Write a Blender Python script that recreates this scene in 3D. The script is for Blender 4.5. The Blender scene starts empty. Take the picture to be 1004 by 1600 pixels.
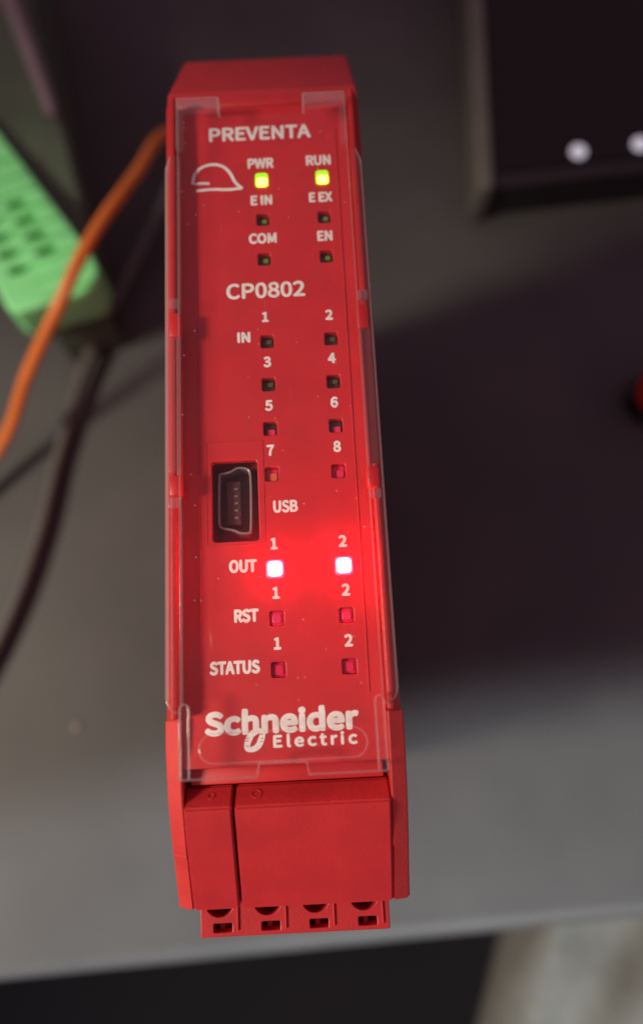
import bpy, bmesh, math, random, json
from mathutils import Vector, Matrix
S = bpy.context.scene
C = S.collection
random.seed(7)
S.unit_settings.system = 'METRIC'
S.unit_settings.scale_length = 0.01          # one unit is one centimetre

# ------------------------------------------------------------------ camera
cd = bpy.data.cameras.new('camera'); cam = bpy.data.objects.new('camera', cd); C.objects.link(cam)
R0 = Vector((0.998811, -0.048239, -0.007053)); R1 = Vector((-0.048550, -0.971070, -0.233806)); R2 = Vector((0.004430, 0.233870, -0.972258))
m = Matrix.Identity(4)
for i, v in enumerate((R0, -R1, -R2)):
    for j in range(3): m[j][i] = v[j]
m.translation = (0.424, -3.028, 18.671)
cam.matrix_world = m
cd.sensor_fit = 'VERTICAL'; cd.sensor_height = 36; cd.sensor_width = 36 * 1004 / 1600; cd.lens = 27
cd.clip_start = 0.1; cd.clip_end = 2000
cd.dof.use_dof = True; cd.dof.focus_distance = 7.85; cd.dof.aperture_fstop = 0.108
S.camera = cam

# ------------------------------------------------------------------ world, lamps, exposure
w = bpy.data.worlds.new('World'); S.world = w; w.use_nodes = True
bg = w.node_tree.nodes['Background']; bg.inputs[0].default_value = (0.90, 0.52, 0.69, 1); bg.inputs[1].default_value = 0.28
S.view_settings.view_transform = 'Standard'; S.view_settings.look = 'None'; S.view_settings.exposure = 0; S.view_settings.gamma = 1

def aim(o, loc, to):
    o.location = loc
    o.rotation_euler = (Vector(to) - Vector(loc)).to_track_quat('-Z', 'Y').to_euler()
ld = bpy.data.lights.new('key_lamp', 'SPOT'); ld.energy = 131000; ld.color = (1.0, 0.90, 0.70)
ld.spot_size = math.radians(61); ld.spot_blend = 0.385; ld.shadow_soft_size = 5.5  # unseen lamp; cone shaped so the far end of the desk darkens
lamp = bpy.data.objects.new('key_lamp', ld); C.objects.link(lamp); aim(lamp, (-40, -10, 44), (-8, -16, 0))
sd = bpy.data.lights.new('desk_cutoff_spot', 'SPOT'); sd.energy = 10000000; sd.color = (0.86, 0.95, 1.0)
sd.spot_size = math.radians(36); sd.spot_blend = 0.012; sd.shadow_soft_size = 0.6  # unseen lamp; its cone edge stands for a shadow line across the desk
spot = bpy.data.objects.new('desk_cutoff_spot', sd); C.objects.link(spot); aim(spot, (51.5, -333.4, 260), (24.4, -159.4, 0))

# ------------------------------------------------------------------ materials
def nodes(name):
    mt = bpy.data.materials.new(name); mt.use_nodes = True
    nt = mt.node_tree; return mt, nt, nt.nodes['Principled BSDF']
def mat(name, col, rough=.5, var=0., vscale=4., bump=0., bscale=60., metal=0., spec=.5, emit=None, estr=0., sss=0.):
    mt, nt, p = nodes(name)
    p.inputs['Base Color'].default_value = (*col, 1); p.inputs['Roughness'].default_value = rough
    p.inputs['Metallic'].default_value = metal; p.inputs['Specular IOR Level'].default_value = spec
    tc = nt.nodes.new('ShaderNodeTexCoord')
    if var:
        n = nt.nodes.new('ShaderNodeTexNoise'); n.inputs['Scale'].default_value = vscale; n.inputs['Detail'].default_value = 6
        nt.links.new(tc.outputs['Object'], n.inputs['Vector'])
        r = nt.nodes.new('ShaderNodeMapRange'); r.inputs[1].default_value = .3; r.inputs[2].default_value = .7
        r.inputs[3].default_value = 1 - var; r.inputs[4].default_value = 1 + var
        nt.links.new(n.outputs['Fac'], r.inputs[0])
        mx = nt.nodes.new('ShaderNodeVectorMath'); mx.operation = 'SCALE'; mx.inputs[0].default_value = col
        nt.links.new(r.outputs[0], mx.inputs['Scale']); nt.links.new(mx.outputs[0], p.inputs['Base Color'])
    if bump:
        b = nt.nodes.new('ShaderNodeTexNoise'); b.inputs['Scale'].default_value = bscale; b.inputs['Detail'].default_value = 3
        nt.links.new(tc.outputs['Object'], b.inputs['Vector'])
        bn = nt.nodes.new('ShaderNodeBump'); bn.inputs['Strength'].default_value = bump; bn.inputs['Distance'].default_value = .02
        nt.links.new(b.outputs['Fac'], bn.inputs['Height']); nt.links.new(bn.outputs[0], p.inputs['Normal'])
    if emit:
        p.inputs['Emission Color'].default_value = (*emit, 1); p.inputs['Emission Strength'].default_value = estr
    return mt

def clear(name, haze, rough=.06, dust=True, tint=(1, 1, 1), gloss=1.0):
    """thin clear plastic: see-through, a Fresnel gloss, and a little scatter from dust and scratches"""
    mt = bpy.data.materials.new(name); mt.use_nodes = True; nt = mt.node_tree; N = nt.nodes; L = nt.links
    N.remove(N['Principled BSDF']); out = N['Material Output']
    tr = N.new('ShaderNodeBsdfTransparent'); tr.inputs[0].default_value = (*tint, 1)
    gl = N.new('ShaderNodeBsdfGlossy'); gl.inputs['Roughness'].default_value = rough
    lw = N.new('ShaderNodeLayerWeight'); lw.inputs[0].default_value = .5
    pw = N.new('ShaderNodeMath'); pw.operation = 'POWER'; pw.inputs[1].default_value = 5; L.new(lw.outputs['Facing'], pw.inputs[0])
    fr = N.new('ShaderNodeMath'); fr.operation = 'MULTIPLY_ADD'; fr.inputs[1].default_value = .9; fr.inputs[2].default_value = .035; L.new(pw.outputs[0], fr.inputs[0])
    frm = N.new('ShaderNodeMath'); frm.operation = 'MULTIPLY'; frm.inputs[1].default_value = gloss; L.new(fr.outputs[0], frm.inputs[0])
    m1 = N.new('ShaderNodeMixShader'); L.new(frm.outputs[0], m1.inputs[0]); L.new(tr.outputs[0], m1.inputs[1]); L.new(gl.outputs[0], m1.inputs[2])
    df = N.new('ShaderNodeBsdfDiffuse'); df.inputs[0].default_value = (.85, .85, .85, 1)
    tl = N.new('ShaderNodeBsdfTranslucent'); tl.inputs[0].default_value = (.9, .9, .9, 1)
    m2 = N.new('ShaderNodeMixShader'); m2.inputs[0].default_value = .65; L.new(df.outputs[0], m2.inputs[1]); L.new(tl.outputs[0], m2.inputs[2])
    m3 = N.new('ShaderNodeMixShader'); L.new(m1.outputs[0], m3.inputs[1]); L.new(m2.outputs[0], m3.inputs[2])
    if dust:
        tc = N.new('ShaderNodeTexCoord')
        ns = N.new('ShaderNodeTexNoise'); ns.inputs['Scale'].default_value = 1.6; ns.inputs['Detail'].default_value = 5; L.new(tc.outputs['Object'], ns.inputs['Vector'])
        r1 = N.new('ShaderNodeMapRange'); r1.inputs[1].default_value = .35; r1.inputs[2].default_value = .7; r1.inputs[3].default_value = haze * .5; r1.inputs[4].default_value = haze * 1.5; L.new(ns.outputs['Fac'], r1.inputs[0])
        vo = N.new('ShaderNodeTexVoronoi'); vo.inputs['Scale'].default_value = 5.5; L.new(tc.outputs['Object'], vo.inputs['Vector'])
        r2 = N.new('ShaderNodeMapRange'); r2.inputs[1].default_value = .065; r2.inputs[2].default_value = .02; r2.inputs[3].default_value = 0; r2.inputs[4].default_value = .5; L.new(vo.outputs['Distance'], r2.inputs[0])
        # hair scratches: a stretched noise, thresholded to thin lines
        mp = N.new('ShaderNodeMapping'); mp.inputs['Rotation'].default_value = (0, 0, .5); mp.inputs['Scale'].default_value = (9, 1.3, 1); L.new(tc.outputs['Object'], mp.inputs[0])
        n2 = N.new('ShaderNodeTexNoise'); n2.inputs['Scale'].default_value = 1.5; n2.inputs['Detail'].default_value = 4; L.new(mp.outputs[0], n2.inputs['Vector'])
        r3 = N.new('ShaderNodeMapRange'); r3.inputs[1].default_value = .70; r3.inputs[2].default_value = .76; r3.inputs[3].default_value = 0; r3.inputs[4].default_value = .10; L.new(n2.outputs['Fac'], r3.inputs[0])
        a1 = N.new('ShaderNodeMath'); L.new(r1.outputs[0], a1.inputs[0]); L.new(r2.outputs[0], a1.inputs[1])
        a2 = N.new('ShaderNodeMath'); L.new(a1.outputs[0], a2.inputs[0]); L.new(r3.outputs[0], a2.inputs[1]); L.new(a2.outputs[0], m3.inputs[0])
    else:
        m3.inputs[0].default_value = haze
    L.new(m3.outputs[0], out.inputs[0])
    return mt

M = {}
M['red'] = mat('red_plastic', (.48, .020, .024), .42, .08, 3, .16, 45)
M['red_label'] = mat('red_label', (.53, .016, .021), .45, .08, 2.2, .05, 60)
M['red_grain'] = mat('red_grained_plastic', (.56, .036, .034), .5, .06, 5, .2, 30)
M['white'] = mat('white_print', (.80, .76, .74), .5, .09, 9)
M['cover'] = clear('clear_cover_plastic', .006, gloss=.55)
M['rib'] = clear('clear_rib_plastic', .08, .12, False)
M['edge'] = clear('lit_edge_plastic', .17, .12, False)  # extra haze whitens the edges as if they caught light
M['flange'] = clear('clear_flange_plastic', .012, .1, False, gloss=.4)
M['smoke'] = clear('frosted_strip_plastic', .026, .25, False, gloss=.6)
M['lens_green'] = mat('green_lens', (.035, .040, .010), .25, spec=.6)
M['chip_green'] = mat('green_chip', (.16, .24, .03), .35)
M['lens_olive'] = mat('olive_lens', (.045, .024, .014), .25, spec=.6)
M['chip_olive'] = mat('olive_chip', (.09, .08, .03), .35)
M['lens_red'] = mat('red_lens', (.72, .014, .075), .3, spec=.5)
M['chip_red'] = mat('red_chip', (.75, .025, .10), .35)
M['chip_orange'] = mat('orange_glow_chip', (.65, .12, .06), .35)
M['lit_green'] = mat('lit_green_lens', (.1, .3, .02), .4, emit=(.30, .70, .004), estr=1.25)
M['lit_green_core'] = mat('lit_green_core', (.5, .6, .2), .4, emit=(.80, 1.0, .055), estr=7)
M['lit_red'] = mat('lit_red_lens', (.5, .05, .05), .4, emit=(1.0, .0007, .0013), estr=150)
M['lit_red_core'] = mat('lit_red_core', (.5, .05, .05), .4, emit=(1.0, .0042, .025), estr=560)
M['metal'] = mat('dull_metal', (.34, .30, .28), .38, .1, 8, metal=.7)
M['black'] = mat('black_plastic', (.012, .010, .011), .35)
M['dark'] = mat('dark_socket_plastic', (.050, .020, .022), .4)
M['tongue'] = mat('socket_tongue_plastic', (.10, .045, .048), .45)
M['screw'] = mat('dark_screw_metal', (.09, .05, .05), .45, metal=.6)

# ------------------------------------------------------------------ mesh helpers
def link(name, me, mt, parent=None):
    o = bpy.data.objects.new(name, me); C.objects.link(o)
    if mt is not None:
        me.materials.clear(); me.materials.append(mt)
    if parent is not None: o.parent = parent
    return o
def smooth(me, ang=35):
    me.shade_smooth() if hasattr(me, 'shade_smooth') else None
    try: me.set_sharp_from_angle(angle=math.radians(ang))
    except Exception: pass
def curve_mesh(name, loops, z0, z1, bevel=0., offset=0., res=2, bez=None, flat=True):
    cu = bpy.data.curves.new(name, 'CURVE'); cu.dimensions = '2D'; cu.fill_mode = 'BOTH'; cu.resolution_u = 6
    for lp in loops:
        s = cu.splines.new('POLY'); s.points.add(len(lp) - 1)
        for p, (x, y) in zip(s.points, lp): p.co = (x, y, 0, 1)
        s.use_cyclic_u = True
    for lp in (bez or []):
        n = len(lp); s = cu.splines.new('BEZIER'); s.bezier_points.add(n - 1)
        for p, (l, c, r) in zip(s.bezier_points, lp):
            p.handle_left_type = p.handle_right_type = 'FREE'
            p.handle_left = (*l, 0); p.co = (*c, 0); p.handle_right = (*r, 0)
        s.use_cyclic_u = True
    h = (z1 - z0) / 2
    cu.bevel_depth = bevel; cu.bevel_resolution = res; cu.extrude = max(h - bevel, 0); cu.offset = offset - bevel
    o = bpy.data.objects.new(name, cu); C.objects.link(o)
    dg = bpy.context.evaluated_depsgraph_get()
    me = bpy.data.meshes.new_from_object(o.evaluated_get(dg))
    bpy.data.objects.remove(o); bpy.data.curves.remove(cu)
    me.transform(Matrix.Translation((0, 0, (z0 + z1) / 2)))
    me.name = name
    return me
def plate(name, loops, z0, z1, mt, parent=None, bevel=0., res=2):
    me = curve_mesh(name, loops, z0, z1, bevel, 0, res); smooth(me); return link(name, me, mt, parent)
def rr(cx, cy, w, h, r, n=5):
    out = []
    for qx, qy, a0 in ((1, 1, 0), (-1, 1, 90), (-1, -1, 180), (1, -1, 270)):
        for k in range(n + 1):
            a = math.radians(a0 + 90 * k / n)
            out.append((cx + qx * (w / 2 - r) + r * math.cos(a), cy + qy * (h / 2 - r) + r * math.sin(a)))
    return out
def prism(name, poly, axis, a, b, mt, parent=None, bevel=.02, seg=2):
    """closed polygon in the plane across `axis`, extruded from a to b; sharp edges bevelled"""
    bm = bmesh.new()
    def P(u, v, t): return {'x': (t, u, v), 'y': (u, t, v), 'z': (u, v, t)}[axis]
    f0 = [bm.verts.new(P(u, v, a)) for u, v in poly]; f1 = [bm.verts.new(P(u, v, b)) for u, v in poly]
    n = len(poly)
    bm.faces.new(f0); bm.faces.new(f1[::-1])
    for i in range(n): bm.faces.new((f0[i], f1[i], f1[(i + 1) % n], f0[(i + 1) % n])[::-1])
    bmesh.ops.recalc_face_normals(bm, faces=bm.faces)
    if bevel:
        es = [e for e in bm.edges if len(e.link_faces) == 2 and e.calc_face_angle(0) > .35]
        bmesh.ops.bevel(bm, geom=es, offset=bevel, segments=seg, affect='EDGES', profile=.5, clamp_overlap=True)
    me = bpy.data.meshes.new(name); bm.to_mesh(me); bm.free(); smooth(me, 30)
    return link(name, me, mt, parent)
def box(name, x0, x1, y0, y1, z0, z1, mt, parent=None, bevel=.02, seg=2):
    return prism(name, [(x0, y0), (x1, y0), (x1, y1), (x0, y1)], 'z', z0, z1, mt, parent, bevel, seg)
def tube(name, pts, r, mt, parent=None, res=4):
    cu = bpy.data.curves.new(name, 'CURVE'); cu.dimensions = '3D'; cu.bevel_depth = r; cu.bevel_resolution = res; cu.resolution_u = 12; cu.use_fill_caps = True
    s = cu.splines.new('BEZIER'); s.bezier_points.add(len(pts) - 1)
    for p, c in zip(s.bezier_points, pts):
        p.co = c; p.handle_left_type = p.handle_right_type = 'AUTO'
    o = bpy.data.objects.new(name, cu); C.objects.link(o); dg = bpy.context.evaluated_depsgraph_get()
    me = bpy.data.meshes.new_from_object(o.evaluated_get(dg)); bpy.data.objects.remove(o); bpy.data.curves.remove(cu)
    smooth(me, 60); me.name = name
    return link(name, me, mt, parent)
def lathe(name, prof, c, axis, mt, parent=None, n=40, flute=0.):
    """profile of (radius, height) turned about `axis` through c"""
    bm = bmesh.new(); rows = []
    q = Vector((0, 0, 1)).rotation_difference(Vector(axis).normalized())
    for r, h in prof:
        rows.append([bm.verts.new(Vector(c) + q @ Vector(((r * (1 - flute * (k % 2))) * math.cos(2 * math.pi * k / n), (r * (1 - flute * (k % 2))) * math.sin(2 * math.pi * k / n), h))) for k in range(n)])
    for a, b in zip(rows, rows[1:]):
        for k in range(n): bm.faces.new((a[k], a[(k + 1) % n], b[(k + 1) % n], b[k]))
    bm.faces.new(rows[0][::-1]); bm.faces.new(rows[-1])
    bmesh.ops.recalc_face_normals(bm, faces=bm.faces)
    me = bpy.data.meshes.new(name); bm.to_mesh(me); bm.free(); smooth(me, 35)
    return link(name, me, mt, parent)
def thing(name, label, cat, loc=(0, 0, 0), group=None):
    o = bpy.data.objects.new(name, None); o.empty_display_size = .5; C.objects.link(o); o.location = loc
    o['label'] = label; o['category'] = cat
    if group: o['group'] = group
    return o
def tag(o, label, cat):
    o['label'] = label; o['category'] = cat; return o

# ================================================================== setting
fl = mat('dark_floor', (.0045, .0028, .0035), .8, .25, .05, spec=.1)
f = box('floor', -200, 200, -200, 200, -74, -72, fl, None, 0); f['kind'] = 'structure'

dk, nt, p = nodes('grey_desk_laminate')
tc = nt.nodes.new('ShaderNodeTexCoord')
n1 = nt.nodes.new('ShaderNodeTexNoise'); n1.inputs['Scale'].default_value = 14; n1.inputs['Detail'].default_value = 8
n2 = nt.nodes.new('ShaderNodeTexNoise'); n2.inputs['Scale'].default_value = .35; n2.inputs['Detail'].default_value = 5
for n_ in (n1, n2): nt.links.new(tc.outputs['Object'], n_.inputs['Vector'])
r1 = nt.nodes.new('ShaderNodeValToRGB'); r1.color_ramp.elements[0].position = .3; r1.color_ramp.elements[1].position = .72
r1.color_ramp.elements[0].color = (.046, .045, .045, 1); r1.color_ramp.elements[1].color = (.080, .078, .077, 1)
ad = nt.nodes.new('ShaderNodeMath'); ad.operation = 'MULTIPLY_ADD'; ad.inputs[1].default_value = .5
nt.links.new(n1.outputs['Fac'], ad.inputs[0])
hf = nt.nodes.new('ShaderNodeMath'); hf.operation = 'MULTIPLY'; hf.inputs[1].default_value = .5; nt.links.new(n2.outputs['Fac'], hf.inputs[0]); nt.links.new(hf.outputs[0], ad.inputs[2])
nt.links.new(ad.outputs[0], r1.inputs[0]); nt.links.new(r1.outputs[0], p.inputs['Base Color'])
p.inputs['Roughness'].default_value = .55; p.inputs['Specular IOR Level'].default_value = .3
bn = nt.nodes.new('ShaderNodeBump'); bn.inputs['Strength'].default_value = .12; bn.inputs['Distance'].default_value = .02
nt.links.new(n1.outputs['Fac'], bn.inputs['Height']); nt.links.new(bn.outputs[0], p.inputs['Normal'])
desk = prism('desk_top', [(-62, -11.15), (78, -5.2), (76, 62), (-64, 62)], 'z', -2.6, 0, dk, None, .45, 5)
tag(desk, 'dull grey laminate desk top with a rounded front edge under everything', 'desk')

# ================================================================== red module
Z = 11.0                                             # height of the printed front above the desk
mod = thing('safety_controller', 'narrow red controller module standing on its back with lit status lights', 'controller', (0, 0, 0))
# body: side outline (y, z)
prof = [(-4.55, .02), (-4.55, 8.3), (-4.85, 8.55), (-4.85, 10.1), (-3.75, 10.62), (3.78, 10.62), (3.78, 10.93), (3.86, 10.99), (4.04, 10.95), (5.6, 9.80), (5.65, 8.5), (5.2, 8.2), (5.2, .02)]
prism('housing', prof, 'x', -1.13, 1.13, M['red'], mod, .085, 3)
# rails along both sides of the front
for s in (-1, 1):
    sec = [(s * .995, 10.66), (s * .995, 11.205), (s * 1.045, 11.21), (s * 1.126, 11.02), (s * 1.126, 10.66)]
    rail = prism('side_rail', sec, 'y', -3.17, 3.77, M['red'], mod, .014, 2)
    box('rail_infill', *sorted((s * .950, s * .997)), -.80, .76, 10.70, 11.19, M['red'], rail, .012)
    for y0, y1 in ((.74, 1.02), (-1.0, -.78)):
        box('latch_lug', *sorted((s * .93, s * 1.06)), y0, y1, 11.10, 11.235, M['red_label'], rail, .03)
    # grained cheek beside the terminal covers
    ck = [(-3.172, 10.66), (-3.172, 11.11), (-3.45, 11.10), (-3.92, 10.99), (-4.45, 10.745), (-4.47, 10.715), (-5.01, 10.42), (-5.01, 9.6), (-4.0, 9.6)]
    ce = prism('end_cheek', ck, 'x', *sorted((s * .985, s * 1.15)), M['red_grain'], mod, 0)
    for v in ce.data.vertices:                       # the outer edge drops away
        if abs(v.co.x) > 1.1 and v.co.z > 10: v.co.z -= .13 if s < 0 else .09
    bm = bmesh.new(); bm.from_mesh(ce.data)
    bmesh.ops.bevel(bm, geom=[e for e in bm.edges if e.calc_face_angle(0) > .3], offset=.03, segments=3, affect='EDGES', clamp_overlap=True)
    bm.to_mesh(ce.data); bm.free(); smooth(ce.data, 40)

# printed front panel with real openings
ROW = [(5.5 - k) * .5 for k in range(12)]
XL, XR = -.037, .657
leds = [(x, ROW[k], k, c) for k in (0, 1, 2, 4, 5, 6, 7, 9, 10, 11) for c, x in enumerate((XL, XR))]
usb_c = (-.424, -1.018)
holes = [rr(x, y, .142, .152, .022, 3) for x, y, k, c in leds] + [rr(usb_c[0], usb_c[1], .478, .86, .035, 4)]
panel = plate('front_panel', [rr(0, .06, 1.985, 7.40, .03, 3)] + holes, Z - .10, Z, M['red_label'], mod, .010, 2)
box('panel_step', -.93, .93, -3.80, -3.645, 10.70, 10.86, M['red_label'], mod, .015)
# moulded frame line of the socket insert and the long seam at the right of the print
plate('insert_seam', [rr(-.42, -.93, .60, 1.12, .03, 3), rr(-.42, -.93, .585, 1.105, .025, 3)], Z - .02, Z + .006, M['red'], panel)
box('panel_fold', .828, .842, -3.0, 3.4, Z - .02, Z + .012, M['red'], panel, .004, 1)
box('panel_fold', -.792, -.782, -3.0, 3.4, Z - .02, Z + .010, M['red'], panel, .004, 1)

first = {}
def led(kind, x, y, lens, chip, ztop, label=None, chip_off=(0, 0), chip_size=(.06, .05), chip_h=.02, size=(.150, .160)):
    if kind not in first:
        lm = curve_mesh('led', [rr(0, 0, *size, .042, 4)], -.09, 0, .02, 0, 2); smooth(lm)
        cm = curve_mesh('chip', [rr(0, 0, *chip_size, min(chip_size) * .28, 4)], -.005, chip_h, .006, 0, 1); smooth(cm)
        lm.materials.clear(); lm.materials.append(M[lens]); cm.materials.clear(); cm.materials.append(M[chip])
        first[kind] = (lm, cm)
    lm, cm = first[kind]
    a = bpy.data.objects.new('led', lm); C.objects.link(a); a.parent = mod; a.location = (x, y, Z + ztop)
    b = bpy.data.objects.new('chip', cm); C.objects.link(b); b.parent = a; b.location = (chip_off[0], chip_off[1], 0)
    if label: a['label'] = label
for x, y, k, c in leds:
    if k == 0: led('lit_green', x, y + .014, 'lit_green', 'lit_green_core', .008, 'lit yellow-green light', (.004, -.034), (.118, .105), .012, (.156, .196))  # tall lens holds the green glow of the pocket wall
    elif k in (1, 2): led('green', x, y, 'lens_green', 'chip_green', -.075, 'unlit dark green light', (.012, .012))
    elif k in (4, 5): led('olive', x, y, 'lens_olive', 'chip_olive', -.075, 'unlit dark brown light', (.016, .018))
    elif k == 6: led('brown_red', x, y, 'lens_olive', 'chip_red', -.075, 'unlit dark brown light with a red chip', (.006, -.03), (.085, .075))
    elif k == 7: led('seven' if c == 0 else 'eight', x, y, 'lens_red', 'chip_orange' if c == 0 else 'chip_red', -.07, 'unlit red light with stray orange glow in its chip colour' if c == 0 else 'unlit red light', (.012, -.02), (.085, .085))  # red and orange hold the glow of the lit lights nearby
    elif k == 9: led('lit_red', x, y, 'lit_red', 'lit_red_core', .012, 'lit bright red light', (0, 0), (.150, .155), .014, (.192, .196))  # lens and core widened: bloom built into their shape
    elif k == 10: led('pink', x, y, 'lens_red', 'chip_red', -.03, 'unlit red light coloured pinkish by stray glow', (0, .0), (.09, .09))  # pinkish red holds stray light from the lit row above
    else: led('red', x, y, 'lens_red', 'lens_red', -.06, 'unlit red light', (.0, .0), (.09, .10))

# mini socket
sock = box('usb_socket', usb_c[0] - .235, usb_c[0] + .235, usb_c[1] - .425, usb_c[1] + .425, 10.55, 10.66, M['dark'], mod, .0)
outl = [(-.612, -.696), (-.594, -.678), (-.488, -.665), (-.428, -.627), (-.38, -.613), (-.28, -.635), (-.252, -.70), (-.263, -1.322), (-.287, -1.354), (-.397, -1.351), (-.454, -1.313), (-.558, -1.296), (-.604, -1.276), (-.625, -1.235)]
gx = sum(a for a, b in outl) / len(outl); gy = sum(b for a, b in outl) / len(outl)
def chaikin(p, n=2):
    for _ in range(n):
        q = []
        for i in range(len(p)):
            a, b = p[i], p[(i + 1) % len(p)]
            q += [(a[0] * .75 + b[0] * .25, a[1] * .75 + b[1] * .25), (a[0] * .25 + b[0] * .75, a[1] * .25 + b[1] * .75)]
        p = q
    return p
def shrink(p, d):
    n = len(p); o = []
    area = sum(p[i][0] * p[(i + 1) % n][1] - p[(i + 1) % n][0] * p[i][1] for i in range(n))
    sg = 1 if area > 0 else -1
    for i in range(n):
        a, b = Vector(p[i - 1]), Vector(p[(i + 1) % n]); t = (b - a).normalized()
        o.append((p[i][0] - sg * t.y * d, p[i][1] + sg * t.x * d))
    return o
ol = chaikin(outl)
plate('socket_shell', [ol, shrink(ol, .024)], 10.64, 10.885, M['metal'], sock, .006, 1)
box('socket_tongue', -.535, -.385, -1.23, -.755, 10.65, 10.80, M['tongue'], sock, .015)
for k in range(5):
    box('contact_pin', -.452, -.408, -.845 - .078 * k - .014, -.845 - .078 * k + .014, 10.795, 10.83, M['metal'], sock, .006, 1)

# terminal covers under the clear front, split by a narrow gap
tprof = [(-3.80, 10.62), (-3.82, 10.80), (-4.0, 10.985), (-4.08, 10.965), (-5.005, 10.43), (-5.015, 10.38), (-4.7, 9.8), (-3.9, 9.8)]
def terminal_cover(xa, xb, xa2, xb2, name='terminal_cover'):
    """a cover whose gap side runs slightly aslant: (xa, xb) at the top, (xa2, xb2) at the foot"""
    o = prism(name, tprof, 'x', 0, 1, M['red'], mod, 0)
    for v in o.data.vertices:
        t = min(max((-3.95 - v.co.y) / 1.0, 0), 1)
        a = xa + (xa2 - xa) * t; b = xb + (xb2 - xb) * t
        v.co.x = a + (b - a) * v.co.x
    bm = bmesh.new(); bm.from_mesh(o.data)
    es = [e for e in bm.edges if e.calc_face_angle(0) > .3]
    bmesh.ops.bevel(bm, geom=es, offset=.018, segments=2, affect='EDGES', clamp_overlap=True)
    bm.to_mesh(o.data); bm.free(); smooth(o.data, 30)
    return o
lc = terminal_cover(-.98, -.525, -.98, -.532)
rc = terminal_cover(-.498, .98, -.505, .98)
ring = lambda n, cx, cy, r, w_: [[(cx + q * math.cos(2 * math.pi * k / n), cy + q * math.sin(2 * math.pi * k / n)) for k in range(n)] for q in (r, r - w_)]
mk = curve_mesh('mould_mark', ring(24, 0, 0, .052, .012), -.02, .004, .002); smooth(mk)
a_ = link('mould_mark', mk, M['red'], rc); a_.location = (-.295, -3.90, 10.885); a_.rotation_euler = (math.radians(-45), 0, 0)
a_ = bpy.data.objects.new('mould_mark', mk); C.objects.link(a_); a_.parent = lc; a_.location = (-.73, -3.90, 10.885); a_.rotation_euler = (math.radians(-45), 0, 0); a_.scale = (.7, .7, 1)

# screw terminal strip at the foot
hc = [-.755, -.275, .207, .693]
hl = []
for x in hc:
    hl.append([(x + .137 * math.cos(2 * math.pi * k / 24), -4.995 + .128 * math.sin(2 * math.pi * k / 24)) for k in range(24)])
    hl.append(rr(x + .03, -5.222, .185, .082, .012, 2))
strip = plate('terminal_strip', [rr(-.003, -4.95, 1.89, .71, .015, 2)] + hl, 9.90, 10.25, M['red'], mod, .010, 2)
box('strip_base', -.94, .93, -5.28, -4.65, 9.2, 9.91, M['dark'], strip, .01)
for x in hc:
    lathe('screw', [(.118, 0), (.118, .08), (.10, .10)], (x, -5.0, 9.92), (0, 0, 1), M['screw'], strip, 20)
    box('wire_clamp', x - .02, x + .035, -5.27, -5.20, 9.92, 10.14, M['red'], strip, .008, 1)
    box('strip_rib', x + .172, x + .192, -5.25, -4.97, 10.24, 10.272, M['red'], strip, .008, 1)

# ------------------------------------------------------------------ clear snap-on cover
cover_out = [(-.95, -3.715), (-.245, -3.715), (-.225, -3.60), (.205, -3.60), (.225, -3.715), (.95, -3.715),
             (.95, 3.60), (.465, 3.60), (.455, 3.40), (-.455, 3.40), (-.465, 3.60), (-.95, 3.60)]
cover = plate('clear_cover', [cover_out], 11.245, 11.30, M['cover'], mod, .012, 2)
cover['label'] = 'clear plastic snap-on front cover'
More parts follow.
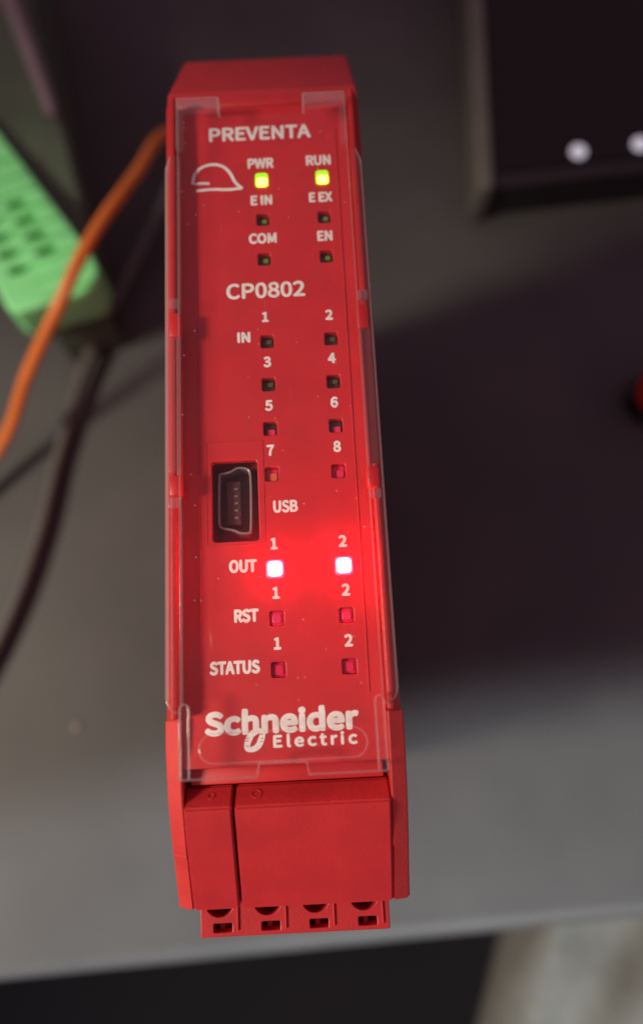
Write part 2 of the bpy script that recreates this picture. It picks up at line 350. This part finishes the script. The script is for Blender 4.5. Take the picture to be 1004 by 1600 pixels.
# pale strips along the cover: bright edges put into the plastic's haze
def edge_strip(pts, wd, z0, z1, mt='edge', name='cover_edge'):
    lft, rgt = [], []
    for i, p in enumerate(pts):
        a = Vector(pts[max(i - 1, 0)]); b = Vector(pts[min(i + 1, len(pts) - 1)]); t = (b - a).normalized(); nrm = Vector((-t.y, t.x))
        lft.append(tuple(Vector(p) + nrm * wd / 2)); rgt.append(tuple(Vector(p) - nrm * wd / 2))
    return plate(name, [lft + rgt[::-1]], z0, z1, M[mt], cover, wd * .2, 1)
edge_strip([(-.945, -3.708), (-.248, -3.708), (-.228, -3.593), (.208, -3.593), (.228, -3.708), (.945, -3.708)], .014, 11.225, 11.312)
for s in (-1, 1):
    edge_strip([(s * .945, -3.05), (s * .945, 2.95)], .010, 11.16, 11.306, 'rib')
    # side flange: shallow strip with a rounded lower corner, then a thin skirt
    r_ = .13
    fl_ = [(s * .955, -3.12)] + [(s * (1.095 - r_ + r_ * math.cos(t)), -3.12 + r_ - r_ * math.sin(t)) for t in [math.pi / 2 * (1 - k / 6) for k in range(7)]]
    fl_ += [(s * 1.095, 2.80), (s * 1.04, 2.96), (s * .955, 2.96)]
    plate('cover_flange', [fl_], 11.205, 11.225, M['flange'], cover, .004, 1)
    edge_strip([(s * 1.092, -2.99), (s * 1.092, 2.80)], .018, 11.00, 11.222, 'edge', 'cover_skirt')
    edge_strip([(s * (1.088 - r_ + r_ * math.cos(t)), -3.113 + r_ - r_ * math.sin(t)) for t in [math.pi / 2 * (1 - k / 6) for k in range(7)]], .014, 11.17, 11.226)
    edge_strip([(s * 1.092, 2.80), (s * 1.04, 2.955)], .016, 11.10, 11.226)
    # frosted strip between the latches and the two clear hooks
    box('frosted_strip', *sorted((s * .958, s * 1.06)), -.76, .735, 11.228, 11.262, M['smoke'], cover, .012)
    for y0, y1 in ((1.05, 1.17), (-1.13, -1.02)):
        box('clear_hook', *sorted((s * .94, s * 1.06)), y0, y1, 11.228, 11.275, M['rib'], cover, .02)
    # corner frames: legs and hinge bars
    xo, xi = s * .95, s * .875
    top = [[(xo, 2.93), (xi, 2.93), (xi, 3.43), (s * .475, 3.41), (s * .475, 3.585), (xo, 3.585)]]
    if s < 0: top = [t[::-1] for t in top]
    plate('corner_frame', top, 11.302, 11.345, M['smoke'], cover, .012, 2)
    edge_strip([(s * .947, 3.578), (s * .478, 3.578)], .030, 11.22, 11.375)
    edge_strip([(s * .478, 3.58), (s * .478, 3.41)], .024, 11.25, 11.372)
    edge_strip([(s * .94, 3.55), (s * .94, 2.95)], .022, 11.25, 11.37, 'rib')
    # bottom legs: a raised U with a round head
    lx = s * .905
    legp = [(lx - .04, -3.70)] + [(lx + .04 * math.cos(math.radians(180 - 30 * k)), -3.08 + .045 * math.sin(math.radians(30 * k))) for k in range(7)] + [(lx + .04, -3.70)]
    edge_strip(legp, .013, 11.29, 11.352)
    plate('corner_frame', [rr(lx, -3.39, .078, .66, .035, 4)], 11.303, 11.325, M['flange'], cover, .006, 1)
for d in (0,):
    o1 = rr(.0, -3.443, 1.555, .275, .137, 10); i1 = rr(.0, -3.443, 1.535, .255, .127, 10)
    plate('finger_grip', [o1, i1], 11.295, 11.316, M['edge'], cover, .003, 1)

# ------------------------------------------------------------------ print on the front
G = json.loads('''{"0":[194,[[48,-5,97,-5,146,-5,177,40,177,129,177,218,146,261,97,261,48,261,18,218,18,129,18,40],[126,21,97,21,68,21,48,54,48,129,48,204,68,236,97,236,126,236,146,204,146,129,146,54]]],"1":[194,[[31,9,31,0,78,0,125,0,172,0,172,9,172,18,172,27,154,27,137,27,120,27,120,103,120,180,120,257,112,257,104,257,96,257,82,249,65,243,42,238,42,232,42,225,42,218,58,218,73,218,88,218,88,154,88,90,88,27,69,27,50,27,31,27,31,18]]],"2":[194,[[15,6,15,0,69,0,123,0,177,0,177,9,177,18,177,28,153,28,129,28,106,28,93,28,77,26,64,25,124,82,165,134,165,186,165,231,136,261,90,261,57,261,35,246,14,224,20,218,26,212,33,206,47,223,65,235,86,235,118,235,133,214,133,185,133,140,96,89,15,19,15,13]]],"3":[194,[[52,-5,92,-5,138,-5,175,23,175,69,175,104,151,126,120,134,120,134,120,135,120,136,148,145,166,166,166,197,166,238,134,261,91,261,62,261,39,248,20,231,25,224,31,217,37,210,51,225,69,235,90,235,117,235,133,219,133,195,133,167,116,146,62,146,62,137,62,129,62,121,122,121,142,101,142,70,142,40,121,22,90,22,61,22,42,36,27,51,21,45,16,38,10,31,27,12]]],"4":[194,[[119,24,119,0,129,0,139,0,149,0,149,24,149,47,149,71,161,71,172,71,183,71,183,79,183,88,183,96,172,96,161,96,149,96,149,150,149,203,149,257,137,257,126,257,114,257,78,202,43,147,7,92,7,85,7,78,7,71,44,71,82,71,119,71,119,47],[119,123,119,96,93,96,67,96,40,96,60,125,79,155,99,184,106,196,113,209,119,222,120,222,120,222,121,222,120,209,119,188,119,175,119,149]]],"5":[194,[[51,-5,92,-5,135,-5,176,27,176,83,176,140,141,165,98,165,83,165,71,161,60,155,62,180,64,205,67,229,99,229,131,229,163,229,163,238,163,248,163,257,122,257,80,257,39,257,36,217,33,177,30,137,36,133,42,130,47,126,62,136,73,141,90,141,122,141,143,119,143,83,143,45,119,22,89,22,59,22,40,36,26,50,20,43,15,36,9,29,27,12]]],"6":[194,[[56,-5,105,-5,145,-5,179,29,179,79,179,133,151,159,108,159,88,159,65,148,50,129,51,208,80,235,116,235,131,235,147,227,157,215,163,222,169,228,175,235,160,250,141,261,114,261,65,261,20,223,20,123,20,38],[54,50,50,103,67,127,87,136,103,136,134,136,149,113,149,79,149,44,130,21,105,21,73,21]]],"7":[194,[[74,97,69,0,80,0,92,0,103,0,107,100,118,160,178,237,178,244,178,250,178,257,124,257,71,257,17,257,17,248,17,238,17,229,59,229,100,229,142,229,91,159]]],"8":[194,[[50,-5,98,-5,146,-5,178,25,178,62,178,97,158,116,135,129,135,130,135,130,135,131,150,143,169,166,169,193,169,232,143,261,99,261,59,261,28,234,28,195,28,168,44,149,63,136,63,136,63,135,63,135,40,122,16,98,16,64,16,24],[133,155,116,139,85,151,57,165,57,195,57,220,75,237,98,237,126,237,142,217,142,191,142,172],[128,19,98,19,68,19,44,39,44,67,44,91,59,111,80,125,116,110,148,97,148,63,148,37]]],"9":[194,[[54,-5,82,-5,130,-5,175,35,175,139,175,221,138,261,89,261,49,261,15,228,15,178,15,125,43,97,86,97,107,97,130,110,145,129,143,49,114,22,81,22,64,22,49,29,38,42,32,35,26,28,20,22,35,7],[141,208,145,155,128,131,109,121,91,121,61,121,46,144,46,178,46,213,64,236,89,236,122,236]]],"A":[213,[[30,86,1,0,12,0,23,0,34,0,42,26,51,52,59,78,90,78,121,78,153,78,161,52,169,26,177,0,189,0,200,0,211,0,182,86,153,171,124,257,112,257,100,257,88,257,59,171],[93,104,67,104,71,117,75,130,79,144,89,173,97,200,105,230,106,230,106,230,106,230,115,201,123,173,132,144,136,130,141,117,145,104,119,104]]],"B":[230,[[35,86,35,0,63,0,90,0,117,0,174,0,214,25,214,75,214,110,193,131,162,137,162,137,162,138,162,138,186,146,200,168,200,194,200,239,163,257,111,257,86,257,61,257,35,257,35,171],[80,148,68,148,68,176,68,203,68,231,81,231,94,231,107,231,147,231,168,220,168,190,168,164,150,148,106,148,93,148],[83,26,68,26,68,58,68,90,68,123,83,123,97,123,112,123,158,123,182,108,182,76,182,42,157,26,112,26,97,26]]],"C":[223,[[68,-5,132,-5,165,-5,190,9,211,32,205,39,199,46,193,53,176,35,158,24,133,24,84,24,54,64,54,129,54,193,86,233,134,233,157,233,173,223,187,209,193,216,199,223,204,230,190,246,165,261,134,261,69,261,20,211,20,128,20,45]]],"E":[206,[[35,86,35,0,86,0,136,0,187,0,187,9,187,18,187,28,147,28,107,28,68,28,68,59,68,90,68,121,100,121,132,121,165,121,165,130,165,140,165,149,132,149,100,149,68,149,68,176,68,202,68,229,106,229,145,229,183,229,183,238,183,248,183,257,134,257,85,257,35,257,35,171]]],"I":[103,[[35,86,35,0,46,0,57,0,68,0,68,86,68,171,68,257,57,257,46,257,35,257,35,171]]],"M":[284,[[35,86,35,0,45,0,55,0,64,0,64,47,64,95,64,142,64,164,62,195,60,218,61,218,61,218,62,218,69,198,75,179,82,159,99,115,115,70,131,26,138,26,145,26,153,26,169,70,185,115,201,159,208,179,215,198,222,218,222,218,223,218,223,218,221,195,219,164,219,142,219,95,219,47,219,0,229,0,239,0,249,0,249,86,249,171,249,257,236,257,223,257,210,257,194,211,177,165,161,119,155,102,150,84,143,66,143,66,142,66,142,66,136,84,130,102,123,119,107,165,91,211,74,257,61,257,48,257,35,257,35,171]]],"N":[253,[[35,86,35,0,46,0,56,0,66,0,66,45,66,90,66,135,66,162,63,189,62,215,62,215,63,215,63,215,73,197,82,180,91,162,122,108,153,54,185,0,196,0,207,0,218,0,218,86,218,171,218,257,208,257,197,257,187,257,187,212,187,168,187,123,187,97,189,68,192,42,191,42,190,42,190,42,181,60,171,77,162,95,131,149,100,203,68,257,57,257,46,257,35,257,35,171]]],"O":[260,[[65,-5,130,-5,194,-5,239,47,239,129,239,211,194,261,130,261,65,261,20,211,20,129,20,47],[176,24,130,24,84,24,54,65,54,129,54,193,84,233,130,233,176,233,206,193,206,129,206,65]]],"P":[222,[[35,86,35,0,46,0,57,0,68,0,68,34,68,68,68,102,82,102,96,102,110,102,166,102,204,127,204,181,204,237,166,257,109,257,84,257,60,257,35,257,35,171],[80,129,68,129,68,162,68,196,68,230,80,230,92,230,104,230,150,230,172,219,172,181,172,145,151,129,106,129,93,129]]],"R":[222,[[82,135,68,135,68,167,68,199,68,230,82,230,96,230,111,230,151,230,173,218,173,185,173,151,151,135,111,135,96,135],[155,36,176,0,188,0,200,0,213,0,191,37,169,75,147,112,182,121,205,145,205,185,205,238,168,257,116,257,89,257,62,257,35,257,35,171,35,86,35,0,46,0,57,0,68,0,68,36,68,73,68,109,83,109,98,109,114,109,135,73]]],"S":[209,[[70,-5,106,-5,160,-5,194,28,194,68,194,106,171,124,141,137,129,142,116,147,104,153,84,161,62,171,62,196,62,218,81,233,110,233,133,233,152,224,168,209,174,216,179,223,185,230,167,248,140,261,110,261,63,261,29,233,29,193,29,156,57,138,81,127,93,122,105,117,118,111,142,100,161,92,161,65,161,41,141,24,107,24,80,24,54,36,36,56,30,48,23,41,17,33,39,10]]],"T":[210,[[89,76,89,0,99,0,110,0,121,0,121,76,121,153,121,229,147,229,173,229,199,229,199,238,199,248,199,257,136,257,74,257,11,257,11,248,11,238,11,229,37,229,63,229,89,229,89,153]]],"U":[252,[[74,-5,126,-5,179,-5,218,23,218,106,218,156,218,206,218,257,208,257,198,257,187,257,187,206,187,156,187,105,187,43,160,24,126,24,93,24,67,43,67,105,67,156,67,206,67,257,56,257,45,257,34,257,34,206,34,156,34,106,34,23]]],"V":[201,[[55,86,82,0,95,0,107,0,120,0,147,86,174,171,201,257,190,257,179,257,168,257,155,210,141,164,127,118,118,88,112,63,102,33,102,33,101,33,101,33,91,63,85,88,76,118,62,164,48,210,34,257,23,257,12,257,0,257,28,171]]],"W":[307,[[45,86,63,0,76,0,89,0,102,0,115,52,127,103,140,155,144,175,149,194,153,213,153,213,154,213,154,213,159,194,162,175,167,155,180,103,193,52,206,0,219,0,232,0,245,0,263,86,280,171,298,257,288,257,277,257,267,257,258,210,249,164,239,117,235,89,230,62,225,34,225,34,224,34,223,34,217,62,211,90,205,117,193,164,181,210,169,257,160,257,150,257,140,257,128,210,116,164,104,117,98,89,92,62,86,34,86,34,85,34,85,34,79,62,75,89,69,117,60,164,51,210,42,257,31,257,20,257,9,257,27,171]]],"X":[201,[[31,44,6,0,17,0,29,0,40,0,53,23,65,46,77,69,84,82,90,95,98,111,98,111,99,111,99,111,107,95,114,82,121,69,134,46,147,23,159,0,171,0,183,0,195,0,170,44,145,87,120,131,143,173,166,215,190,257,178,257,167,257,156,257,144,235,133,213,121,191,115,179,110,168,103,153,103,153,102,153,102,153,93,168,88,179,82,191,70,213,58,235,47,257,35,257,23,257,11,257,34,215,58,174,81,133,56,88]]],"c":[179,[[57,-5,107,-5,130,-5,152,5,169,19,164,26,159,34,155,41,143,30,127,22,110,22,75,22,51,51,51,95,51,139,76,168,111,168,126,168,138,161,149,152,154,159,160,166,165,173,152,185,134,195,110,195,61,195,18,158,18,95,18,32]]],"d":[217,[[49,-5,97,-5,120,-5,140,8,155,22,155,22,155,22,156,22,157,15,158,7,159,0,167,0,176,0,185,0,185,93,185,186,185,279,174,279,163,279,153,279,153,254,153,230,153,206,153,195,154,184,154,173,138,187,123,195,101,195,57,195,19,157,19,95,19,32],[121,22,104,22,71,22,51,49,51,95,51,139,76,168,106,168,122,168,137,162,153,148,153,115,153,82,153,48,137,31]]],"e":[194,[[58,-5,109,-5,135,-5,155,4,172,15,168,22,164,29,160,36,146,27,131,21,113,21,77,21,52,47,50,88,92,88,135,88,178,88,179,92,179,99,179,106,179,160,152,195,103,195,60,195,18,157,18,95,18,32],[83,110,49,110,53,148,77,169,104,169,134,169,151,149,151,110,117,110]]],"h":[213,[[32,93,32,0,43,0,54,0,64,0,64,46,64,92,64,138,83,157,97,167,116,167,141,167,152,152,152,116,152,77,152,39,152,0,163,0,174,0,184,0,184,40,184,80,184,120,184,169,166,195,126,195,100,195,81,181,63,163,63,176,64,189,64,202,64,228,64,253,64,279,54,279,43,279,32,279,32,186]]],"i":[96,[[32,63,32,0,43,0,54,0,64,0,64,63,64,127,64,190,54,190,43,190,32,190,32,127],[36,229,48,229,61,229,70,238,70,251,70,263,61,271,48,271,36,271,27,263,27,251,27,238]]],"l":[99,[[42,-5,66,-5,75,-5,80,-3,84,-2,83,6,81,15,80,23,76,22,75,22,73,22,68,22,64,26,64,36,64,117,64,198,64,279,54,279,43,279,32,279,32,198,32,118,32,38,32,11]]],"n":[214,[[32,63,32,0,43,0,54,0,64,0,64,46,64,92,64,138,83,157,97,167,116,167,141,167,152,152,152,116,152,77,152,39,152,0,163,0,174,0,184,0,184,40,184,80,184,120,184,169,166,195,126,195,100,195,80,181,62,162,62,162,62,162,62,162,61,172,60,181,58,190,50,190,41,190,32,190,32,127]]],"r":[136,[[32,63,32,0,43,0,54,0,64,0,64,41,64,81,64,122,77,154,96,166,112,166,120,166,124,165,131,163,133,172,135,182,137,191,131,194,125,195,116,195,95,195,76,180,62,155,62,155,62,155,62,155,61,167,60,179,58,190,50,190,41,190,32,190,32,127]]],"t":[132,[[51,-5,92,-5,104,-5,116,-1,127,2,125,11,123,19,121,27,114,24,106,21,99,21,77,21,70,35,70,58,70,93,70,129,70,164,87,164,104,164,121,164,121,173,121,181,121,190,104,190,87,190,70,190,70,208,70,226,70,244,61,244,52,244,43,244,42,226,41,208,40,190,30,190,19,189,9,188,9,180,9,172,9,164,19,164,28,164,38,164,38,129,38,94,38,59,38,21]]]}''')
CAP = max(p for p in G['I'][1][0][1::2]) / 1000
def word(txt, cx, cy, w_, h_, bold=.010, z=Z, xh=None, sp=0, mt='white'):
    x = 0; items = []
    for ch in txt:
        if ch == ' ': x += 70; continue
        adv, spl = G[ch]; items.append((x, spl)); x += adv + sp
    xs = [v + x0 for x0, spl in items for s_ in spl for v in s_[2::6]]
    lo, hi = min(xs), max(xs)
    kx = (w_ - 2 * bold) / (hi - lo) if w_ else (h_ - 2 * bold) / (CAP * 1000)
    ky = (h_ - 2 * bold) / (CAP * 1000)
    bez = []
    for x0, spl in items:
        for s_ in spl:
            lp = []
            for i in range(0, len(s_), 6):
                q = s_[i:i + 6]
                f_ = lambda a, b: (cx + (a + x0 - (lo + hi) / 2) * kx, cy - h_ / 2 + bold + b * ky)
                lp.append((f_(q[0], q[1]), f_(q[2], q[3]), f_(q[4], q[5])))
            bez.append(lp)
    me = curve_mesh('lettering', [], z + .0015, z + .0045, 0, 0, 0, bez)
    if bold:                                         # thicken the strokes: a flat ribbon along every outline
        cu = bpy.data.curves.new('lettering', 'CURVE'); cu.dimensions = '3D'; cu.bevel_depth = bold; cu.bevel_resolution = 1; cu.resolution_u = 5
        for lp in bez:
            sp_ = cu.splines.new('BEZIER'); sp_.bezier_points.add(len(lp) - 1); sp_.use_cyclic_u = True
            for p, (l, c, r) in zip(sp_.bezier_points, lp):
                p.handle_left_type = p.handle_right_type = 'FREE'; p.handle_left = (*l, 0); p.co = (*c, 0); p.handle_right = (*r, 0)
        o = bpy.data.objects.new('lettering', cu); C.objects.link(o); dg = bpy.context.evaluated_depsgraph_get()
        m2 = bpy.data.meshes.new_from_object(o.evaluated_get(dg)); bpy.data.objects.remove(o); bpy.data.curves.remove(cu)
        m2.transform(Matrix.Translation((0, 0, z + .003)) @ Matrix.Diagonal((1, 1, max(.0022 / bold * .5, .02), 1)))
        bm = bmesh.new(); bm.from_mesh(me); bm.from_mesh(m2)
        for f_ in bm.faces: f_.smooth = False
        bm.to_mesh(me); bm.free(); bpy.data.meshes.remove(m2)
    return link('lettering', me, M[mt], mod)
for t, x, y, w_, h_, b in (('PREVENTA', -.038, 3.393, 1.185, .185, .009), ('PWR', -.042, 2.985, .300, .135, .008), ('RUN', .624, 2.992, .286, .135, .008), ('E IN', -.046, 2.499, .246, .128, .008), ('E EX', .628, 2.505, .268, .128, .008),
        ('COM', -.046, 2.01, .314, .130, .008), ('EN', .652, 2.006, .172, .130, .008), ('CP0802', -.034, 1.365, .868, .186, .008), ('IN', -.288, .808, .144, .125, .009), ('USB', .093, -1.103, .254, .130, .008), ('OUT', -.36, -1.705, .282, .132, .009),
        ('RST', -.337, -2.206, .246, .132, .009), ('STATUS', -.463, -2.707, .494, .130, .009)):
    word(t, x, y, w_, h_, b)
for t, x, y in (('1', -.048, 1.04), ('2', .649, 1.03), ('3', -.043, .509), ('4', .652, .518), ('5', -.042, .009), ('6', .653, .010), ('7', -.042, -.491), ('8', .657, -.484),
                ('1', -.039, -1.49), ('2', .659, -1.498), ('1', -.036, -1.993), ('2', .664, -1.996), ('1', -.038, -2.495), ('2', .664, -2.498)):
    word(t, x, y, None, .122, .008)
word('Schneider', -.023, -3.232, 1.487, .225, .017)
word('Electric', .293, -3.420, .808, .118, .007, sp=62)
# company emblem: slanted ring with short side notches
def sl(cx, cy, u, v, k=.20): return (cx + u + k * v, cy + v)
ec = (-.287, -3.400)
og = [sl(*ec, .092 * math.copysign(abs(math.cos(t)) ** .8, math.cos(t)), .108 * math.copysign(abs(math.sin(t)) ** .8, math.sin(t)), .32) for t in [2 * math.pi * k / 48 for k in range(48)]]
ig = [sl(*ec, *p_, .34) for p_ in [(-.030, -.062), (.006, -.054), (.026, -.028), (.030, .03), (.036, .064), (.006, .056), (-.022, .030), (-.030, -.02)]]
def notch(x0, y0, l): return [(ec[0] + x0, ec[1] + y0), (ec[0] + x0 + l, ec[1] + y0), (ec[0] + x0 + l, ec[1] + y0 + .008), (ec[0] + x0, ec[1] + y0 + .008)]
nts = [notch(-.080, .016, .024), notch(-.086, -.008, .024), notch(.062, .010, .024), notch(.054, -.018, .024), notch(-.085, -.055, .026), notch(.058, .048, .024)]
link('emblem', curve_mesh('emblem', [og, ig] + nts, Z + .004, Z + .007), M['white'], mod)
# helmet pictogram
def stroke(pts, wd, n=3):
    p = [Vector(a) for a in pts]
    for _ in range(n):
        q = [p[0]]
        for a, b in zip(p, p[1:]): q += [a * .75 + b * .25, a * .25 + b * .75]
        p = q + [p[-1]]
    l, r = [], []
    for i, v in enumerate(p):
        t = (p[min(i + 1, len(p) - 1)] - p[max(i - 1, 0)]).normalized(); nn = Vector((-t.y, t.x)); l.append(tuple(v + nn * wd / 2)); r.append(tuple(v - nn * wd / 2))
    return l + r[::-1]
hp = [stroke([(-.825, 2.745), (-.815, 2.86), (-.735, 2.965), (-.60, 3.005), (-.47, 2.97), (-.39, 2.87), (-.345, 2.745), (-.26, 2.66)], .036),
      stroke([(-.795, 2.655), (-.60, 2.672), (-.42, 2.652), (-.262, 2.668)], .034), stroke([(-.805, 2.745), (-.72, 2.755), (-.635, 2.742)], .032)]
for i, lp in enumerate(hp):
    link('helmet_pictogram', curve_mesh('helmet_pictogram', [lp], Z + .0015 + .0006 * i, Z + .0045 + .0006 * i), M['white'], mod)

# ================================================================== things on the desk around it
# module with green terminals, left
gm = thing('terminal_module', 'dark olive module with a pale green screw terminal block at its end', 'module', (-5.4, 8, 0))
def at(o): 
    o.matrix_parent_inverse = gm.matrix_world.inverted(); return o
bpy.context.view_layer.update()
gm.location = (-5.62, 8.28, 0)
inv_gm = Matrix.Translation((5.4, -8, 0))
def gpart(o, par=gm):
    if par is gm: o.matrix_parent_inverse = inv_gm
    return o
M['olive'] = mat('olive_plastic', (.060, .086, .052), .5, .15, 1.2)
M['mauve'] = mat('lit_edge_mauve', (.20, .16, .175), .5, .1, 1)  # paler than the housing: its lit top edge put into the colour
M['green'] = mat('pale_green_plastic', (.22, .74, .28), .5, .08, 1.5)
M['green_in'] = mat('green_recess_shade', (.05, .20, .06), .6)  # darker green: shade inside the wire openings put into the colour
def loft(name, low, high, mt, par, bevel):
    bm = bmesh.new(); a = [bm.verts.new(v) for v in low]; b = [bm.verts.new(v) for v in high]; n = len(a)
    bm.faces.new(a[::-1]); bm.faces.new(b)
    for i in range(n): bm.faces.new((a[i], a[(i + 1) % n], b[(i + 1) % n], b[i]))
    bmesh.ops.recalc_face_normals(bm, faces=bm.faces)
    bmesh.ops.bevel(bm, geom=list(bm.edges), offset=bevel, segments=3, affect='EDGES', clamp_overlap=True)
    me = bpy.data.meshes.new(name); bm.to_mesh(me); bm.free(); smooth(me, 40)
    return link(name, me, mt, par)
gpart(loft('housing', [(-6.95, 19.5, .02), (-5.05, 9.6, .02), (-4.35, 6.9, .02), (-5.2, 6.6, .02), (-9.5, 11, .02), (-13, 19.5, .02)],
      [(-7.1, 19.5, 4.6), (-4.72, 9.3, 3.0), (-4.30, 7.0, 2.3), (-5.2, 6.7, 2.3), (-9.5, 11, 3.6), (-13, 19.5, 4.6)], M['olive'], gm, .10))
gpart(loft('highlight_ridge', [(-7.5, 18.5, 4.0), (-5.0, 10.4, 2.8), (-5.25, 10.2, 2.8), (-8.2, 18.3, 4.0)],
      [(-7.5, 18.5, 4.75), (-4.98, 10.4, 3.42), (-5.25, 10.2, 3.42), (-8.2, 18.3, 4.75)], M['mauve'], gm, .12))  # added strip standing for the highlight along the housing's top edge
blk = [(-7.6, 11.72), (-4.12, 6.55), (-3.95, 6.2), (-4.02, 5.75), (-4.2, 5.6), (-5.72, 5.2), (-5.95, 5.3), (-8.95, 11.2)]
gh = []
for r_i, (x0, y0, x1, y1) in enumerate(((-5.82, 7.94, -5.11, 6.72), (-6.42, 7.48, -5.70, 6.28))):
    for k in range(-3, 4):
        t = k / 3.0
        cx = x0 + (x1 - x0) * t; cy = y0 + (y1 - y0) * t
        if k in (-1, -2) and r_i == 0: continue
        gh.append([(cx + .24 * math.cos(a) * .95 - .10 * math.sin(a) * -.25, cy + .24 * math.cos(a) * .3 + .115 * math.sin(a)) for a in [2 * math.pi * q / 20 for q in range(20)]])
tb = gpart(plate('terminal_block', [blk] + gh, 2.2, 3.4, M['green'], gm, .10, 3))
def sub(o, par):
    o.parent = par; return o
lo = prism('block_core', [(-7.3, 11.2), (-4.5, 6.7), (-4.4, 6.0), (-5.8, 5.6), (-8.4, 10.9)], 'z', 1.2, 2.75, M['green_in'], tb, .05)
for k in range(-4, 5):                                   # ridges between the wire openings
    t = k / 3.0 - .17; cx = -5.47 + .71 * t - .62; cy = 7.33 - 1.22 * t - .44
    rg = plate('block_ridge', [[(cx + .1, cy), (cx + 1.28, cy + .36), (cx + 1.25, cy + .42), (cx + .07, cy + .06)]], 3.38, 3.47, M['green'], tb, .02, 1)
foot = gpart(prism('block_foot', [(-5.6, 5.75), (-4.3, 6.15), (-4.2, 5.9), (-5.55, 5.5)], 'z', .02, 2.3, M['olive'], gm, .05))

M['orange'] = mat('orange_cable_sheath', (.62, .155, .020), .45, .08, 2)
oc = tube('orange_cable', [(.6, 11.9, .28), (-.8, 12.3, .30), (-1.9, 12.2, .75), (-2.85, 11.0, 2.1), (-3.36, 8.7, 3.5), (-4.28, 6.45, 4.1), (-4.86, 5.50, 3.75), (-6.0, 4.42, 2.5), (-7.02, 3.34, 1.2), (-8.6, 1.7, .45), (-12, -1.5, .3)], .145, M['orange'])
tag(oc, 'orange cable arching over the pale green terminal block', 'cable')
M['greysheath'] = mat('grey_cable_sheath', (.085, .083, .076), .45, .08, 2)
gc = tube('grey_cable', [(-2.2, 13.5, .7), (-3.0, 10.6, .75), (-3.56, 9.4, .7), (-4.32, 7.8, .6), (-5.2, 5.95, .45), (-5.98, 3.3, .3), (-6.5, .9, .3), (-7.2, -1.15, .3), (-8.6, -3.9, .3)], .155, M['greysheath'])
tag(gc, 'dark grey cable lying on the desk beside the red module', 'cable')

# black tablet, upper right
tp = thing('operator_panel', 'black glossy operator panel with a grey side bezel and round pale discs', 'operator panel', (9, 14, 0))
invt = Matrix.Translation((-9, -14, 0))
M['gloss'] = mat('black_panel_glass', (.006, .004, .005), .25, spec=.3)
M['bezel'] = mat('grey_bezel_paint', (.11, .108, .09), .5, .08, 1)
M['pale'] = mat('pale_emissive_disc', (.4, .39, .45), .5, emit=(.70, .68, .82), estr=.55)  # even pale colour with weak emission
for o in (prism('panel_body', [(5.33, 9.55), (16.2, 10.35), (16.2, 21), (5.95, 21)], 'z', .02, 1.35, M['black'], tp, .15, 3),
          prism('side_bezel', [(4.90, 9.35), (5.325, 9.38), (5.945, 21), (5.50, 21)], 'z', .02, 1.55, M['bezel'], tp, .12, 3),
          prism('glass_front', [(5.5, 9.9), (16.0, 10.6), (16.0, 20.8), (6.1, 20.8)], 'z', 1.352, 1.45, M['gloss'], tp, .03, 2)):
    o.matrix_parent_inverse = invt
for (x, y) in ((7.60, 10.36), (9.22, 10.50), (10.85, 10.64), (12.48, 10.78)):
    o = lathe('pale_disc', [(.20, 0), (.20, .05), (.17, .08)], (x, y, 1.452), (0, 0, 1), M['pale'], tp, 28); o.matrix_parent_inverse = invt

# red knob, right edge
kn = thing('red_knob', 'small red knob on a black collar at the right edge of the desk', 'knob', (9.05, 3.95, 0))
M['knob'] = mat('red_knob_plastic', (.70, .04, .025), .45, .05, 2)
lathe('collar', [(.62, .02), (.62, .45), (.56, .52)], (0, 0, 0), (0, 0, 1), M['black'], kn, 40)
lathe('cap', [(.50, .51), (.53, .8), (.53, 1.35), (.46, 1.5), (.25, 1.56)], (0, 0, 0), (0, 0, 1), M['knob'], kn, 40, .05)

# creased pale cloth below the front edge
bm = bmesh.new(); NU, NV = 80, 60; V = []
for i in range(NU + 1):
    row = []
    for j in range(NV + 1):
        u = i / NU; v = j / NV
        x = 5.45 + 16 * u; y = -9.0 - 9 * v
        x += -3.4 * v * (1 - u)
        s_ = (x * .78 - y * .62)                         # across the folds
        fold = .34 * math.sin(s_ * 1.9 + .9 * math.sin(y * .5)) + .07 * math.sin(s_ * 4.3 + 1.2) + .10 * math.sin(x * 1.1 + y * 1.7)
        edge = min(u / .07, 1); z = -4.0 + fold * edge - 1.2 * (1 - math.sin(edge * math.pi / 2)) - 1.5 * v * v
        row.append(bm.verts.new((x, y, z)))
    V.append(row)
for i in range(NU):
    for j in range(NV): bm.faces.new((V[i][j], V[i + 1][j], V[i + 1][j + 1], V[i][j + 1]))
# the cloth falls on all sides to the floor
be = [e for e in bm.edges if len(e.link_faces) == 1]
ex = bmesh.ops.extrude_edge_only(bm, edges=be)
for v in [g for g in ex['geom'] if isinstance(g, bmesh.types.BMVert)]: v.co.z = -71.9; v.co.x = v.co.x * .2 + 22
bmesh.ops.recalc_face_normals(bm, faces=bm.faces)
me = bpy.data.meshes.new('cloth'); bm.to_mesh(me); bm.free(); smooth(me, 60)
M['cloth'] = mat('pale_grey_green_cloth', (.125, .125, .112), .9, .10, 3, .3, 25)
tag(link('draped_cloth', me, M['cloth']), 'pale grey-green creased cloth hanging below the front edge of the desk', 'cloth')

# crumb on the desk
bm = bmesh.new(); bmesh.ops.create_icosphere(bm, subdivisions=2, radius=.09)
for v in bm.verts: v.co *= 1 + random.uniform(-.25, .25); v.co.z *= .5
me = bpy.data.meshes.new('crumb'); bm.to_mesh(me); bm.free()
M['crumb'] = mat('pale_crumb', (.26, .25, .23), .8)
cr = link('paper_crumb', me, M['crumb']); cr.location = (-5.47, -3.43, .045)
tag(cr, 'tiny pale crumb on the desk left of the red module', 'crumb')
